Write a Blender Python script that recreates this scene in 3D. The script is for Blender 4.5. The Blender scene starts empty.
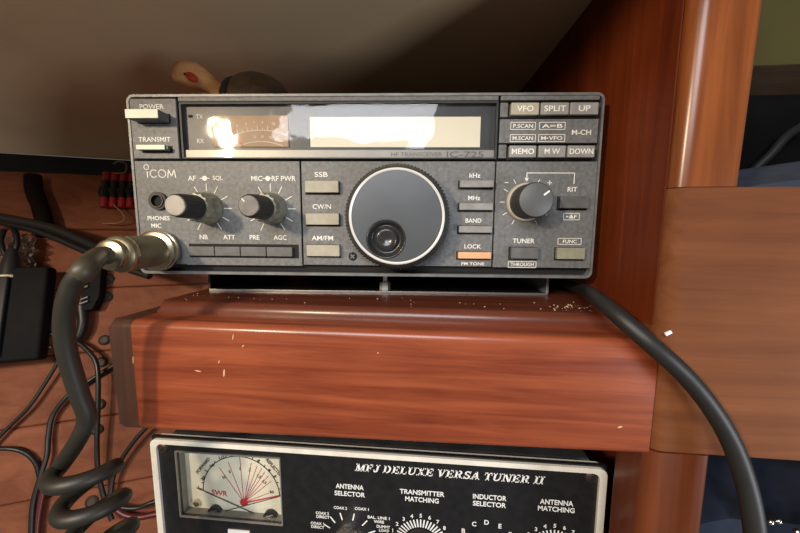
import bpy, bmesh, math, random
from mathutils import Vector, Matrix
random.seed(7)
sc = bpy.context.scene
PI = math.pi

# ------------------------------------------------------------------ camera, light, exposure
FPX = 335.7
CAM = Vector((0.15777, -0.16625, 0.0260))
YAW, PITCH, ROLL = 0.09757, 0.1170, 0.0071
_f = Vector((-math.sin(YAW)*math.cos(PITCH), math.cos(YAW)*math.cos(PITCH), -math.sin(PITCH)))
_r = Vector((math.cos(YAW), math.sin(YAW), 0)); _u = _r.cross(_f)
CR = _r*math.cos(ROLL) + _u*math.sin(ROLL); CU = CR.cross(_f); CF = _f
cd = bpy.data.cameras.new('camera'); cam = bpy.data.objects.new('camera', cd); sc.collection.objects.link(cam)
cd.sensor_fit = 'HORIZONTAL'; cd.sensor_width = 36; cd.lens = FPX/800*36; cd.clip_start = .005; cd.clip_end = 50
cam.matrix_world = Matrix((( CR.x, CU.x, -CF.x, CAM.x), (CR.y, CU.y, -CF.y, CAM.y), (CR.z, CU.z, -CF.z, CAM.z), (0, 0, 0, 1)))
sc.camera = cam
vs = sc.view_settings
vs.view_transform = 'Standard'; vs.look = 'None'; vs.gamma = 1; vs.exposure = 0.0
try: vs.use_curve_mapping = False
except Exception: pass
world = bpy.data.worlds.new('world'); sc.world = world; world.use_nodes = True
wb = world.node_tree.nodes['Background']; wb.inputs[0].default_value = (.95, .88, .8, 1); wb.inputs[1].default_value = .10

def area(name, loc, target, sx, sy, power, color):
    l = bpy.data.lights.new(name, 'AREA'); l.shape = 'ELLIPSE' if sx < .1 else 'RECTANGLE'; l.size = sx; l.size_y = sy
    l.energy = power; l.color = color
    o = bpy.data.objects.new(name, l); sc.collection.objects.link(o)
    o.location = loc; d = Vector(target) - Vector(loc)
    o.rotation_euler = d.to_track_quat('-Z', 'Y').to_euler()
    return o
area('hatch_daylight', (.02, -1.0, .52), (.12, 0, .0), .55, .42, 9.6, (.93, .96, 1))
area('cabin_lamp', (-.20, -.535, .212), (.12, .0, .05), .044, .070, 3.3, (1, .80, .55))
area('companionway_daylight', (.78, -.47, -.19), (.1, .05, .08), .16, .22, 3.0, (.88, .93, 1))

# ------------------------------------------------------------------ helpers
def ray(x, y):
    return CF + CR*((x-400)/FPX) - CU*((y-266.5)/FPX)
def at_y(x, y, Y):
    d = ray(x, y); return CAM + d*((Y-CAM.y)/d.y)
def at_z(x, y, Z):
    d = ray(x, y); return CAM + d*((Z-CAM.z)/d.z)

MATS = {}
def mat(name, col, rough=.5, metal=0., var=0., vscale=60., bump=0., bscale=400., emit=0., spec=.5, coat=0., col2=None):
    if name in MATS: return MATS[name]
    m = bpy.data.materials.new(name); m.use_nodes = True; nt = m.node_tree; b = nt.nodes['Principled BSDF']
    b.inputs['Roughness'].default_value = rough; b.inputs['Metallic'].default_value = metal
    b.inputs['Specular IOR Level'].default_value = spec; b.inputs['Coat Weight'].default_value = coat
    b.inputs['Coat Roughness'].default_value = .12
    c = (*col, 1)
    tc = nt.nodes.new('ShaderNodeTexCoord')
    if var or col2:
        n = nt.nodes.new('ShaderNodeTexNoise'); n.inputs['Scale'].default_value = vscale; n.inputs['Detail'].default_value = 5
        nt.links.new(tc.outputs['Object'], n.inputs['Vector'])
        rp = nt.nodes.new('ShaderNodeValToRGB'); rp.color_ramp.elements[0].position = .32; rp.color_ramp.elements[1].position = .7
        rp.color_ramp.elements[0].color = tuple(v*(1-var) for v in col) + (1,)
        rp.color_ramp.elements[1].color = (*(col2 or tuple(min(1, v*(1+var)) for v in col)), 1)
        nt.links.new(n.outputs['Fac'], rp.inputs[0]); nt.links.new(rp.outputs[0], b.inputs['Base Color'])
    else:
        b.inputs['Base Color'].default_value = c
    if emit:
        b.inputs['Emission Color'].default_value = c; b.inputs['Emission Strength'].default_value = emit
    if bump:
        n2 = nt.nodes.new('ShaderNodeTexNoise'); n2.inputs['Scale'].default_value = bscale; n2.inputs['Detail'].default_value = 4
        nt.links.new(tc.outputs['Object'], n2.inputs['Vector'])
        bp = nt.nodes.new('ShaderNodeBump'); bp.inputs['Strength'].default_value = bump; bp.inputs['Distance'].default_value = .0006
        nt.links.new(n2.outputs['Fac'], bp.inputs['Height']); nt.links.new(bp.outputs[0], b.inputs['Normal'])
    MATS[name] = m; return m

def wood(name, dark, light, axis='X', rough=.3, coat=.4, scale=1., bump=.12, croug=.14, spec=.35):
    if name in MATS: return MATS[name]
    m = bpy.data.materials.new(name); m.use_nodes = True; nt = m.node_tree; b = nt.nodes['Principled BSDF']
    tc = nt.nodes.new('ShaderNodeTexCoord'); mp = nt.nodes.new('ShaderNodeMapping')
    s = [130*scale]*3; s['XYZ'.index(axis)] = 7*scale
    mp.inputs['Scale'].default_value = s; nt.links.new(tc.outputs['Object'], mp.inputs[0])
    n = nt.nodes.new('ShaderNodeTexNoise'); n.inputs['Scale'].default_value = 1; n.inputs['Detail'].default_value = 6; n.inputs['Roughness'].default_value = .62; n.inputs['Distortion'].default_value = .6
    nt.links.new(mp.outputs[0], n.inputs['Vector'])
    n3 = nt.nodes.new('ShaderNodeTexNoise'); n3.inputs['Scale'].default_value = 18; n3.inputs['Detail'].default_value = 2
    nt.links.new(tc.outputs['Object'], n3.inputs['Vector'])
    rp = nt.nodes.new('ShaderNodeValToRGB'); e = rp.color_ramp.elements
    e[0].position = .3; e[0].color = (*dark, 1); e[1].position = .68; e[1].color = (*light, 1)
    nt.links.new(n.outputs['Fac'], rp.inputs[0])
    mx = nt.nodes.new('ShaderNodeMixRGB'); mx.blend_type = 'MULTIPLY'; mx.inputs[0].default_value = .45
    rp2 = nt.nodes.new('ShaderNodeValToRGB'); rp2.color_ramp.elements[0].color = (.55, .5, .48, 1); rp2.color_ramp.elements[1].color = (1, 1, 1, 1)
    rp2.color_ramp.elements[0].position = .3; rp2.color_ramp.elements[1].position = .65
    nt.links.new(n3.outputs['Fac'], rp2.inputs[0])
    nt.links.new(rp.outputs[0], mx.inputs[1]); nt.links.new(rp2.outputs[0], mx.inputs[2])
    nt.links.new(mx.outputs[0], b.inputs['Base Color'])
    b.inputs['Roughness'].default_value = rough; b.inputs['Coat Weight'].default_value = coat; b.inputs['Coat Roughness'].default_value = croug
    b.inputs['Specular IOR Level'].default_value = spec
    bp = nt.nodes.new('ShaderNodeBump'); bp.inputs['Strength'].default_value = bump; bp.inputs['Distance'].default_value = .0005
    nt.links.new(n.outputs['Fac'], bp.inputs['Height']); nt.links.new(bp.outputs[0], b.inputs['Normal'])
    MATS[name] = m; return m

def clear(name, tint=(1, 1, 1), refl=1., rough=.03, milk=0., wavy=0., wscale=40.):
    """clear thin plastic: see-through with a Fresnel shine"""
    m = bpy.data.materials.new(name); m.use_nodes = True; nt = m.node_tree
    for nd in list(nt.nodes): nt.nodes.remove(nd)
    out = nt.nodes.new('ShaderNodeOutputMaterial'); mix = nt.nodes.new('ShaderNodeMixShader')
    tr = nt.nodes.new('ShaderNodeBsdfTransparent'); tr.inputs[0].default_value = (*tint, 1)
    gl = nt.nodes.new('ShaderNodeBsdfGlossy'); gl.inputs['Roughness'].default_value = rough
    if wavy:                                          # old acrylic is never quite flat
        tc = nt.nodes.new('ShaderNodeTexCoord'); nz = nt.nodes.new('ShaderNodeTexNoise'); nz.inputs['Scale'].default_value = wscale; nz.inputs['Detail'].default_value = 1.6
        bp = nt.nodes.new('ShaderNodeBump'); bp.inputs['Strength'].default_value = wavy; bp.inputs['Distance'].default_value = .001
        nt.links.new(tc.outputs['Object'], nz.inputs['Vector']); nt.links.new(nz.outputs['Fac'], bp.inputs['Height']); nt.links.new(bp.outputs[0], gl.inputs['Normal'])
    fr = nt.nodes.new('ShaderNodeLayerWeight'); fr.inputs[0].default_value = .5
    pw_ = nt.nodes.new('ShaderNodeMath'); pw_.operation = 'POWER'; pw_.inputs[1].default_value = 5
    mu = nt.nodes.new('ShaderNodeMath'); mu.operation = 'MULTIPLY_ADD'; mu.inputs[1].default_value = .9*min(1, refl); mu.inputs[2].default_value = .04*refl; mu.use_clamp = True
    nt.links.new(fr.outputs['Facing'], pw_.inputs[0]); nt.links.new(pw_.outputs[0], mu.inputs[0]); nt.links.new(mu.outputs[0], mix.inputs[0])
    src = tr.outputs[0]
    if milk:
        df = nt.nodes.new('ShaderNodeBsdfDiffuse'); df.inputs[0].default_value = (.8, .77, .7, 1)
        m2 = nt.nodes.new('ShaderNodeMixShader'); m2.inputs[0].default_value = milk
        nt.links.new(tr.outputs[0], m2.inputs[1]); nt.links.new(df.outputs[0], m2.inputs[2]); src = m2.outputs[0]
    nt.links.new(src, mix.inputs[1]); nt.links.new(gl.outputs[0], mix.inputs[2]); nt.links.new(mix.outputs[0], out.inputs[0])
    MATS[name] = m; return m

def obj(name, bm, m, parent=None, smooth=None):
    me = bpy.data.meshes.new(name)
    bmesh.ops.recalc_face_normals(bm, faces=bm.faces)
    if smooth is not None:
        for f in bm.faces: f.smooth = True
        for e in bm.edges:
            if len(e.link_faces) == 2 and e.calc_face_angle(0) > math.radians(smooth): e.smooth = False
    bm.to_mesh(me); bm.free()
    me.materials.append(m)
    o = bpy.data.objects.new(name, me); sc.collection.objects.link(o)
    if parent is not None: o.parent = parent
    return o
def thing(name, label, cat, loc=(0, 0, 0), rotz=0, group=None):
    o = bpy.data.objects.new(name, None); sc.collection.objects.link(o); o.empty_display_size = .02
    o.location = loc; o.rotation_euler = (0, 0, rotz); o['label'] = label; o['category'] = cat
    if group: o['group'] = group
    return o
def tag(o, label, cat, group=None, kind=None):
    o['label'] = label; o['category'] = cat
    if group: o['group'] = group
    if kind: o['kind'] = kind
    return o
def struct(o): o['kind'] = 'structure'; return o

def merge(dst, src):
    me = bpy.data.meshes.new('tmp'); src.to_mesh(me); src.free(); dst.from_mesh(me); bpy.data.meshes.remove(me)
def rbox(x0, x1, y0, y1, z0, z1, bev=0., seg=2, bm=None):
    b = bmesh.new(); bmesh.ops.create_cube(b, size=1)
    for v in b.verts: v.co = Vector(((x0+x1)/2 + v.co.x*(x1-x0), (y0+y1)/2 + v.co.y*(y1-y0), (z0+z1)/2 + v.co.z*(z1-z0)))
    if bev > 0:
        bev = min(bev, abs(x1-x0)*.49, abs(y1-y0)*.49, abs(z1-z0)*.49)
        bmesh.ops.bevel(b, geom=list(b.edges), offset=bev, segments=seg, profile=.5, affect='EDGES')
    if bm is not None: merge(bm, b); return bm
    return b
def prism(pts, y0, y1, bm=None, bev=0):
    """outline in (x,z) extruded from y0 to y1"""
    b = bmesh.new()
    vs_ = [b.verts.new((p[0], y0, p[1])) for p in pts]; f = b.faces.new(vs_)
    r = bmesh.ops.extrude_face_region(b, geom=[f])
    for v in r['geom']:
        if isinstance(v, bmesh.types.BMVert): v.co.y = y1
    if bev:
        ed = [e for e in b.edges if all(abs(v.co.y-y0) < 1e-9 for v in e.verts)]
        bmesh.ops.bevel(b, geom=ed, offset=bev, segments=2, profile=.5, affect='EDGES')
    if bm is not None: merge(bm, b); return bm
    return b
def rrect(x0, x1, z0, z1, r, n=5):
    P = []
    for cx, cz, a in ((x1-r, z1-r, 0), (x0+r, z1-r, 90), (x0+r, z0+r, 180), (x1-r, z0+r, 270)):
        for i in range(n+1):
            t = math.radians(a + 90*i/n); P.append((cx + r*math.cos(t), cz + r*math.sin(t)))
    return P
def frame(outer, inner, y0, y1):
    """ring between two outlines with the same point count, in (x,z)"""
    b = bmesh.new(); n = len(outer)
    L = [[b.verts.new((p[0], y, p[1])) for p in P] for P, y in ((outer, y0), (outer, y1), (inner, y1), (inner, y0))]
    for i in range(n):
        j = (i+1) % n
        for k in range(4):
            A, B = L[k], L[(k+1) % 4]; b.faces.new((A[i], A[j], B[j], B[i]))
    return b
def lathe(prof, c, seg=40, axis='Y', flute=None, bm=None):
    """profile of (radius, height towards the viewer = -Y)"""
    b = bmesh.new(); rings = []
    for k, (r, h) in enumerate(prof):
        ring = []
        for i in range(seg):
            a = 2*PI*i/seg; rr = r
            if flute and flute[0] <= k <= flute[1]: rr = r*(1 - flute[3]*(.5+.5*math.cos(a*flute[2])))
            ring.append(b.verts.new((c[0]+rr*math.cos(a), c[1]-h, c[2]+rr*math.sin(a))))
        rings.append(ring)
    for A, B in zip(rings, rings[1:]):
        for i in range(seg):
            j = (i+1) % seg; b.faces.new((A[i], A[j], B[j], B[i]))
    for R_ in (rings[0], rings[-1]): b.faces.new(R_)
    if bm is not None: merge(bm, b); return bm
    return b
def catmull(P, n=10):
    P = [Vector(p) for p in P]; P = [P[0]*2-P[1]] + P + [P[-1]*2-P[-2]]; out = []
    for i in range(1, len(P)-2):
        for k in range(n):
            t = k/n; a, b_, c_, d = P[i-1:i+3]
            out.append(.5*((2*b_) + (c_-a)*t + (2*a-5*b_+4*c_-d)*t*t + (3*b_-a-3*c_+d)*t*t*t))
    out.append(P[-2]); return out
def tube(P, r, seg=12, bm=None, n=10, smooth=True):
    Q = catmull(P, n) if smooth else [Vector(p) for p in P]
    b = bmesh.new(); rings = []; T0 = None; N = None
    for i, q in enumerate(Q):
        t = (Q[min(i+1, len(Q)-1)] - Q[max(i-1, 0)]).normalized()
        if N is None: N = t.orthogonal().normalized()
        else: N = (T0.rotation_difference(t) @ N); N = (N - t*N.dot(t)).normalized()
        B = t.cross(N); T0 = t
        rr = r(i/(len(Q)-1)) if callable(r) else r
        rings.append([b.verts.new(q + N*rr*math.cos(2*PI*k/seg) + B*rr*math.sin(2*PI*k/seg)) for k in range(seg)])
    for A, B_ in zip(rings, rings[1:]):
        for k in range(seg):
            j = (k+1) % seg; b.faces.new((A[k], A[j], B_[j], B_[k]))
    b.faces.new(rings[0]); b.faces.new(rings[-1])
    if bm is not None: merge(bm, b); return bm
    return b
def ribbon(pts, w, y, bm, th=.00012):
    """flat printed line along (x,z) points, width w, front at y-th"""
    for (x0, z0), (x1, z1) in zip(pts, pts[1:]):
        d = Vector((x1-x0, z1-z0)); 
        if d.length < 1e-9: continue
        d.normalize(); e = d*(w*.25); n = Vector((-d.y, d.x))*(w/2)
        q = [(x0-e.x+n.x, z0-e.y+n.y), (x0-e.x-n.x, z0-e.y-n.y), (x1+e.x-n.x, z1+e.y-n.y), (x1+e.x+n.x, z1+e.y+n.y)]
        prism(q, y, y-th, bm)
def arcpts(cx, cz, r, a0, a1, n=24, rz=None):
    return [(cx + r*math.cos(math.radians(a0+(a1-a0)*i/n)), cz + (rz or r)*math.sin(math.radians(a0+(a1-a0)*i/n))) for i in range(n+1)]

def text_mesh(s, h, w=None, rot=0, cx=0, cz=0, y=0, bold=0., align='C', th=.00012):
    cu = bpy.data.curves.new('txt', 'FONT'); cu.body = s; cu.size = 1; cu.offset = bold; cu.fill_mode = 'BOTH'; cu.extrude = 0.02; cu.resolution_u = 3
    o = bpy.data.objects.new('txt', cu); me = bpy.data.meshes.new_from_object(o)
    xs = [v.co.x for v in me.vertices]; ys = [v.co.y for v in me.vertices]
    bw, bh = max(xs)-min(xs), max(ys)-min(ys); k = h/bh; kx = (w/bw) if w else k
    ox = {'C': (max(xs)+min(xs))/2, 'L': min(xs), 'R': max(xs)}[align]; oy = (max(ys)+min(ys))/2
    c, s_ = math.cos(rot), math.sin(rot)
    for v in me.vertices:
        a, b, zz = (v.co.x-ox)*kx, (v.co.y-oy)*k, v.co.z
        v.co = Vector((cx + a*c - b*s_, y - th*(zz+.02)/.04, cz + a*s_ + b*c))
    bpy.data.objects.remove(o); bpy.data.curves.remove(cu)
    return me
def text(parent, s, x, z, h, m, y=0, w=None, rot=0, bold=.012, align='C', name='lettering'):
    me = text_mesh(s, h, w, rot, x, z, y, bold, align); me.name = name
    me.materials.append(m); o = bpy.data.objects.new(name, me); sc.collection.objects.link(o); o.parent = parent
    return o

# ------------------------------------------------------------------ materials
white_ink = mat('white_ink', (.78, .76, .70), .6)
ink_tuner = mat('tuner_ink', (.82, .82, .80), .6)
dark_ink = mat('dark_ink', (.12, .12, .12), .6)
black = mat('black_plastic', (.010, .010, .011), .45)
gap = mat('gap_black', (.004, .004, .004), .8)
panel_grey = mat('radio_panel_grey', (.148, .149, .149), .55, .2, .22, 480, .25, 900, spec=.5)
edge_grey = mat('radio_edge_grey', (.19, .19, .19), .42, .35, .2, 120, .15, 900)
case_dark = mat('radio_case', (.035, .035, .037), .55, .2, .3, 80, .3, 700)
button_cream = mat('cream_button', (.80, .74, .60), .5, 0, .06, 200)
button_warm = mat('warm_grey_button', (.36, .33, .255), .5, 0, .12, 220)
button_grey = mat('grey_button', (.25, .245, .235), .5, 0, .15, 220)
button_dim = mat('dark_grey_button', (.105, .103, .10), .5, 0, .2, 220)
button_olive = mat('olive_button', (.26, .255, .18), .5, 0, .15, 220)
button_orange = mat('orange_button', (.72, .40, .22), .5, 0, .08, 200)
knob_black = mat('knob_rubber', (.018, .018, .018), .5, 0, .3, 200)
knob_grey = mat('knob_olive_grey', (.21, .205, .155), .42, .2, .35, 260)
cap_light = mat('knob_cap_light', (.27, .25, .225), .45, .3, .12, 300)
cap_dark = mat('knob_cap_dark', (.115, .11, .105), .45, .3, .2, 300)
dial_face = mat('dial_face', (.105, .112, .122), .36, .45, .10, 40)
silver = mat('bright_aluminium', (.88, .87, .84), .22, 1.)
chrome = mat('nickel', (.60, .52, .36), .28, 1., .12, 120)
plug_body = mat('plug_barrel', (.20, .17, .105), .42, .7, .25, 90)
steel = mat('zinc_steel', (.55, .56, .58), .3, 1.)
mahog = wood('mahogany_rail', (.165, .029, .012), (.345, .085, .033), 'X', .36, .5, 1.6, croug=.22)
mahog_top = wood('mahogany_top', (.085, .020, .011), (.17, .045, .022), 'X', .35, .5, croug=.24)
board_w = wood('board_wood_shaded', (.138, .044, .016), (.215, .076, .028), 'X', .65, .0, spec=.15)  # same wood as the rail, its weaker light painted in as duller brown
post_w = wood('post_wood', (.125, .032, .008), (.275, .080, .020), 'Z', .34, .5, 1.0, bump=.2, croug=.24, spec=.25)
panel_w = wood('panel_wood', (.095, .014, .003), (.185, .034, .007), 'Z', .55, .05, .8, spec=.2)
strip_w = wood('dark_strip_wood', (.050, .022, .014), (.10, .046, .030), 'Z', .35, .5)
plank_w = wood('plank_wood', (.165, .050, .023), (.27, .092, .044), 'X', .68, .0, .6, spec=.2)
liner_p = mat('painted_liner', (.74, .53, .32), .7, 0, .07, 9, .05, 60)
rubber = mat('cable_rubber', (.016, .0155, .015), .5, 0, .2, 60, .1, 300)
cord_m = mat('cord_jacket', (.020, .018, .013), .5, 0, .15, 60)

# ------------------------------------------------------------------ setting
WA = math.atan(.45)
E1 = Vector((math.cos(WA), math.sin(WA), 0)); NIN = Vector((math.sin(WA), -math.cos(WA), 0))
WO = Vector((0, .31, .104)); E2 = (NIN*.35 + Vector((0, 0, -1))).normalized(); NW = E1.cross(E2)
if NW.y > 0: NW = -NW
def WP(s, w, h=0): return WO + E1*(s/1000) + E2*(w/1000) + NW*(h/1000)
def at_wall(x, y, h=0):
    d = ray(x, y); return CAM + d*((WO + NW*(h/1000) - CAM).dot(NW)/d.dot(NW))
def cut_at_bulkhead(bm):
    bmesh.ops.bisect_plane(bm, geom=list(bm.verts)+list(bm.edges)+list(bm.faces), plane_co=(.2555, -.006, 0), plane_no=(.998, .0611, 0), clear_outer=True)
# planked hull side: one board per seam, chamfered
bm = bmesh.new(); seams = [21, 88, 155, 223, 289, 355, 422, 490]
for w0, w1 in zip(seams, seams[1:]):
    sec = [(w0+.3, -12), (w0+.3, -1.2), (w0+1.6, 0), (w1-1.6, 0), (w1-.3, -1.2), (w1-.3, -12)]
    A = [bm.verts.new(WP(-620, w, h)) for w, h in sec]; B = [bm.verts.new(WP(420, w, h)) for w, h in sec]
    for i in range(6):
        j = (i+1) % 6; bm.faces.new((A[i], A[j], B[j], B[i]))
    bm.faces.new(A); bm.faces.new(B)
cut_at_bulkhead(bm)
wall_back = struct(obj('wall_back', bm, plank_w)); wall_back.name = 'wall_back'
bm = bmesh.new()
vv = [bm.verts.new(WP(s, w, -13)) for s, w in ((-620, -6), (420, -6), (420, 490), (-620, 490))]; bm.faces.new(vv)
r = bmesh.ops.extrude_face_region(bm, geom=list(bm.faces))
for g in r['geom']:
    if isinstance(g, bmesh.types.BMVert): g.co -= NW*.01
cut_at_bulkhead(bm)
struct(obj('gap_shade_backing', bm, mat('gap_shade_black', (.012, .013, .012), .8)))  # black sheet behind the planks paints the shadow in the open seam
# painted liner curving from the hull seam into the deckhead
prof = [(0, .104), (.010, .116), (.022, .125), (.040, .133), (.065, .140), (.10, .1465), (.14, .151), (.19, .1535), (.30, .154), (.48, .155)]
bm = bmesh.new(); rows = []
for s in (-.62, .36):
    rows.append([bm.verts.new(WO + E1*s + NIN*d + Vector((0, 0, z-.104))) for d, z in prof])
    rows.append([bm.verts.new(WO + E1*s + NIN*d + Vector((0, 0, z-.104+.012))) for d, z in prof])
for i in range(len(prof)-1):
    bm.faces.new((rows[0][i], rows[0][i+1], rows[2][i+1], rows[2][i])); bm.faces.new((rows[1][i], rows[1][i+1], rows[3][i+1], rows[3][i]))
for i in (0, len(prof)-1): bm.faces.new((rows[0][i], rows[2][i], rows[3][i], rows[1][i]))
cut_at_bulkhead(bm)
struct(obj('ceiling', bm, liner_p, smooth=40))
# bulkhead panel to the right of the radio
bm = bmesh.new()
def slab(bm, a, b, th, z0, z1):
    a = Vector(a); b = Vector(b); d = (b-a).normalized(); n = Vector((d.y, -d.x))*th
    P = [a, b, b+n, a+n]
    lo = [bm.verts.new((p.x, p.y, z0)) for p in P]; hi = [bm.verts.new((p.x, p.y, z1)) for p in P]
    bm.faces.new(lo); bm.faces.new(hi)
    for i in range(4): bm.faces.new((lo[i], lo[(i+1) % 4], hi[(i+1) % 4], hi[i]))
slab(bm, (.2482, -.0052), (.2215, .430), .012, -.0135, .30)
slab(bm, (.2490, -.0205), (.2482, -.0050), .0005, -.0135, .30)
struct(obj('wall_right', bm, panel_w))
bm = bmesh.new(); slab(bm, (.2755, .012), (.2755, .30), .012, -.40, -.0765)
struct(obj('trim_2', bm, panel_w))
# compartment seen past the post
struct(obj('wall_side', rbox(.24, 1.3, .52, .54, -.4, .6), mat('olive_liner', (.125, .105, .030), .75, 0, .06, 8)))
struct(obj('floor', rbox(-.8, 1.3, -.02, .70, -.42, -.40), mat('dark_sole', (.03, .02, .015), .6)))

p = at_y(790, 66, .512)
struct(obj('trim_5', rbox(.26, 1.3, .505, .519, -.4, p.z, .001), wood('dark_lining', (.03, .016, .008), (.055, .03, .014), 'X', .7, 0)))

# lower shelf carrying the tuner (below the picture)
struct(obj('trim_3', rbox(-.0125, .2755, -.005, .19, -.205, -.19, .001), strip_w))

# ------------------------------------------------------------------ wood joinery
sh = thing('wooden_shelf', 'varnished red mahogany shelf with thick rounded front rail under the radio', 'shelf', (0, 0, 0))
def profx(sec, x0, x1, bm=None):
    b = bmesh.new(); A = [b.verts.new((x0, y, z)) for y, z in sec]; B = [b.verts.new((x1, y, z)) for y, z in sec]; n = len(sec)
    for i in range(n): b.faces.new((A[i], A[(i+1) % n], B[(i+1) % n], B[i]))
    b.faces.new(A); b.faces.new(B); return b
def rnd(cy, cz, r, a0, a1, n=6): return [(cy + r*math.cos(math.radians(a0+(a1-a0)*i/n)), cz + r*math.sin(math.radians(a0+(a1-a0)*i/n))) for i in range(n+1)]
railsec = [(.012, -.0742), (.012, -.0188)] + rnd(-.0212, -.0228, .0038, 90, 180) + rnd(-.0225, -.0717, .0025, 180, 270)
def taper(b):                                                       # the rail gets a little shallower towards the right
    for v in b.verts:
        if v.co.z < -.06: v.co.z += max(0, v.co.x-.0042)*.021
    return b
rail = obj('front_rail', taper(profx(railsec, .0160, .2500)), mahog, sh, 35)
b = taper(profx(railsec, .0042, .0160))
for v in b.verts:                                                    # the end leans out a little at the foot and has a soft corner
    if v.co.x < .012:
        v.co.x += max(0, (-.0195-v.co.z))*.025
ends = [e for e in b.edges if all(v.co.x < .011 for v in e.verts)]
bmesh.ops.bevel(b, geom=ends, offset=.0022, segments=3, profile=.5, affect='EDGES')
obj('end_strip', b, strip_w, sh, 35)
obj('side_strip', rbox(.0042, .0160, .012, .255, -.030, -.0188, .002, 3), strip_w, sh, 35)
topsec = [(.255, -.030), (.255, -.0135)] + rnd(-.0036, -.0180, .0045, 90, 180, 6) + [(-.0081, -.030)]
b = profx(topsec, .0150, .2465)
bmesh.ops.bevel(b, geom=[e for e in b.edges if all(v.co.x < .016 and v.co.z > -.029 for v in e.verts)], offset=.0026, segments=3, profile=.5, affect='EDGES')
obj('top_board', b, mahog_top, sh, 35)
chip = mat('bare_wood_chip', (.62, .36, .22), .7)
for (x, y, ln, wd, rt) in ((224, 373, .0042, .0009, 1.45), (198, 371, .0035, .0006, -.15), (219, 362, .0016, .0006, 1.3), (243, 346, .0015, .0006, .8),
                           (620, 427, .0022, .0008, .3), (378, 353, .0008, .0006, 0), (233, 337, .003, .0005, 1.4), (133, 360, .004, .0004, 1.5)):
    p = at_y(x, y, -.0251)
    q = [(p.x + a*math.cos(rt) - b_*math.sin(rt), p.z + a*math.sin(rt) + b_*math.cos(rt)) for a, b_ in ((-ln/2, 0), (-ln*.2, -wd/2), (ln*.3, -wd*.4), (ln/2, wd*.1), (ln*.1, wd/2), (-ln*.3, wd*.3))]
    obj('chip_mark', prism(q, -.0250, -.02515), chip, rail)

bb = bmesh.new()
bsec = [(.2497, -.0055)] + [(.2497+.006-.006*math.cos(math.radians(a)), -.0195-.006*math.sin(math.radians(a))) for a in range(0, 91, 15)] + [(.52, -.0255), (.52, -.0055)]
lo = [bb.verts.new((x, y, -.0665)) for x, y in bsec]; hi = [bb.verts.new((x, y, .0418)) for x, y in bsec]; n = len(bsec)
for i in range(n): bb.faces.new((lo[i], lo[(i+1) % n], hi[(i+1) % n], hi[i]))
bb.faces.new(lo); fh = bb.faces.new(hi)
bd = obj('side_board', bb, board_w, None, 35)
tag(bd, 'broad horizontal brown board right of the radio, black cable crossing its face', 'board')
def post(x0, x1, y0, y1, z0, z1, r):
    b = bmesh.new(); P = []
    for cx, cy, a in ((x1-r, y1-.002, 0), (x0+.002, y1-.002, 90), (x0+r, y0+r, 180), (x1-r*.6, y0+r*.6, 270)):
        rr = r if cx == x0+r else (r*.6 if a == 270 else .002)
        for i in range(7):
            t = math.radians(a+15*i); P.append((cx+rr*math.cos(t), cy+rr*math.sin(t)))
    lo = [b.verts.new((x, y, z0)) for x, y in P]; hi = [b.verts.new((x, y, z1)) for x, y in P]; n = len(P)
    for i in range(n): b.faces.new((lo[i], lo[(i+1) % n], hi[(i+1) % n], hi[i]))
    b.faces.new(lo); b.faces.new(hi); return b
pb = post(.2497, .2725, -.0258, -.0055, .0420, .1535, .0052)
for v in pb.verts:
    t = max(0, (v.co.z-.042)/.11)
    v.co.x += .0015*t
tag(obj('upper_post', pb, post_w, None, 35), 'orange-brown varnished upright post standing on the right-hand board', 'post')
tag(obj('lower_post', post(.2490, .2738, -.0262, -.002, -.40, -.0668, .005), wood('lower_post_shaded', (.095, .020, .006), (.16, .040, .012), 'Z', .45, .2, .8), None, 35), 'reddish upright post below the board, right of the lower tuner', 'post')  # darker wood than the upper post; shade below the board painted in

# ------------------------------------------------------------------ radio
YR = math.radians(3.9)
RAD = thing('radio_transceiver', 'grey shortwave radio transceiver with big round tuning dial on top of the shelf', 'radio', (0, 0, 0), YR)
mm = .001
def RB(x0, x1, y0, y1, z0, z1, bev=.3, seg=2): return rbox(x0*mm, x1*mm, y0*mm, y1*mm, z0*mm, z1*mm, bev*mm, seg)
H = 92.3
obj('case', RB(1.2, 239.8, 13, 239, .8, H-.8, 2), case_dark, RAD, 35)
for (x0, x1) in ((14, 26), (215, 227)): obj('rear_foot', RB(x0, x1, 190, 215, -1.2, .9, .4), black, RAD)
def mmP(P): return [(a*mm, b*mm) for a, b in P]
b = frame(mmP(rrect(0, 241, 0, H, 3.6)), mmP(rrect(1.2, 240.0, 1.5, H-1.2, 2.6)), -.0004, .014)
merge(b, rbox(.001, .240, .0045, .012, .0016, H*mm-.0011))
bezel = obj('front_bezel', b, edge_grey, RAD, 35)
obj('gap_backing', RB(1.3, 239.9, 3.4, 4.4, 1.75, H-1.3, 0), gap, bezel)
low = {}
low['l'] = obj('lower_left_panel', RB(1.25, 88.6, 0, 3, 4.9, 59.4, .25), panel_grey, RAD)
low['m'] = obj('middle_panel', RB(89.4, 188.9, 0, 3, 5.6, 59.4, .25), panel_grey, RAD)
low['r'] = obj('lower_right_panel', RB(189.6, 239.95, 0, 3, 5.3, 59.4, .25), panel_grey, RAD)
up_l = obj('power_panel', RB(1.25, 25.6, 0, 3, 60.6, 90.4, .25), panel_grey, RAD)
for x0, x1 in ((26.9, 189.2), (190.4, 238.6)): obj('top_strip', RB(x0, x1, -.3, 3, 88.8, 91.0, .3), panel_grey, RAD)
up_r = obj('memory_panel', RB(190.4, 239.0, 0, 3, 68.4, 80.0, .25), panel_grey, RAD)
for z0, z1 in ((61.0, 67.6), (80.9, 87.8)): obj('filler_plate', RB(190.4, 194.2, 0, 3, z0, z1, .2), panel_grey, RAD)
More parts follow.
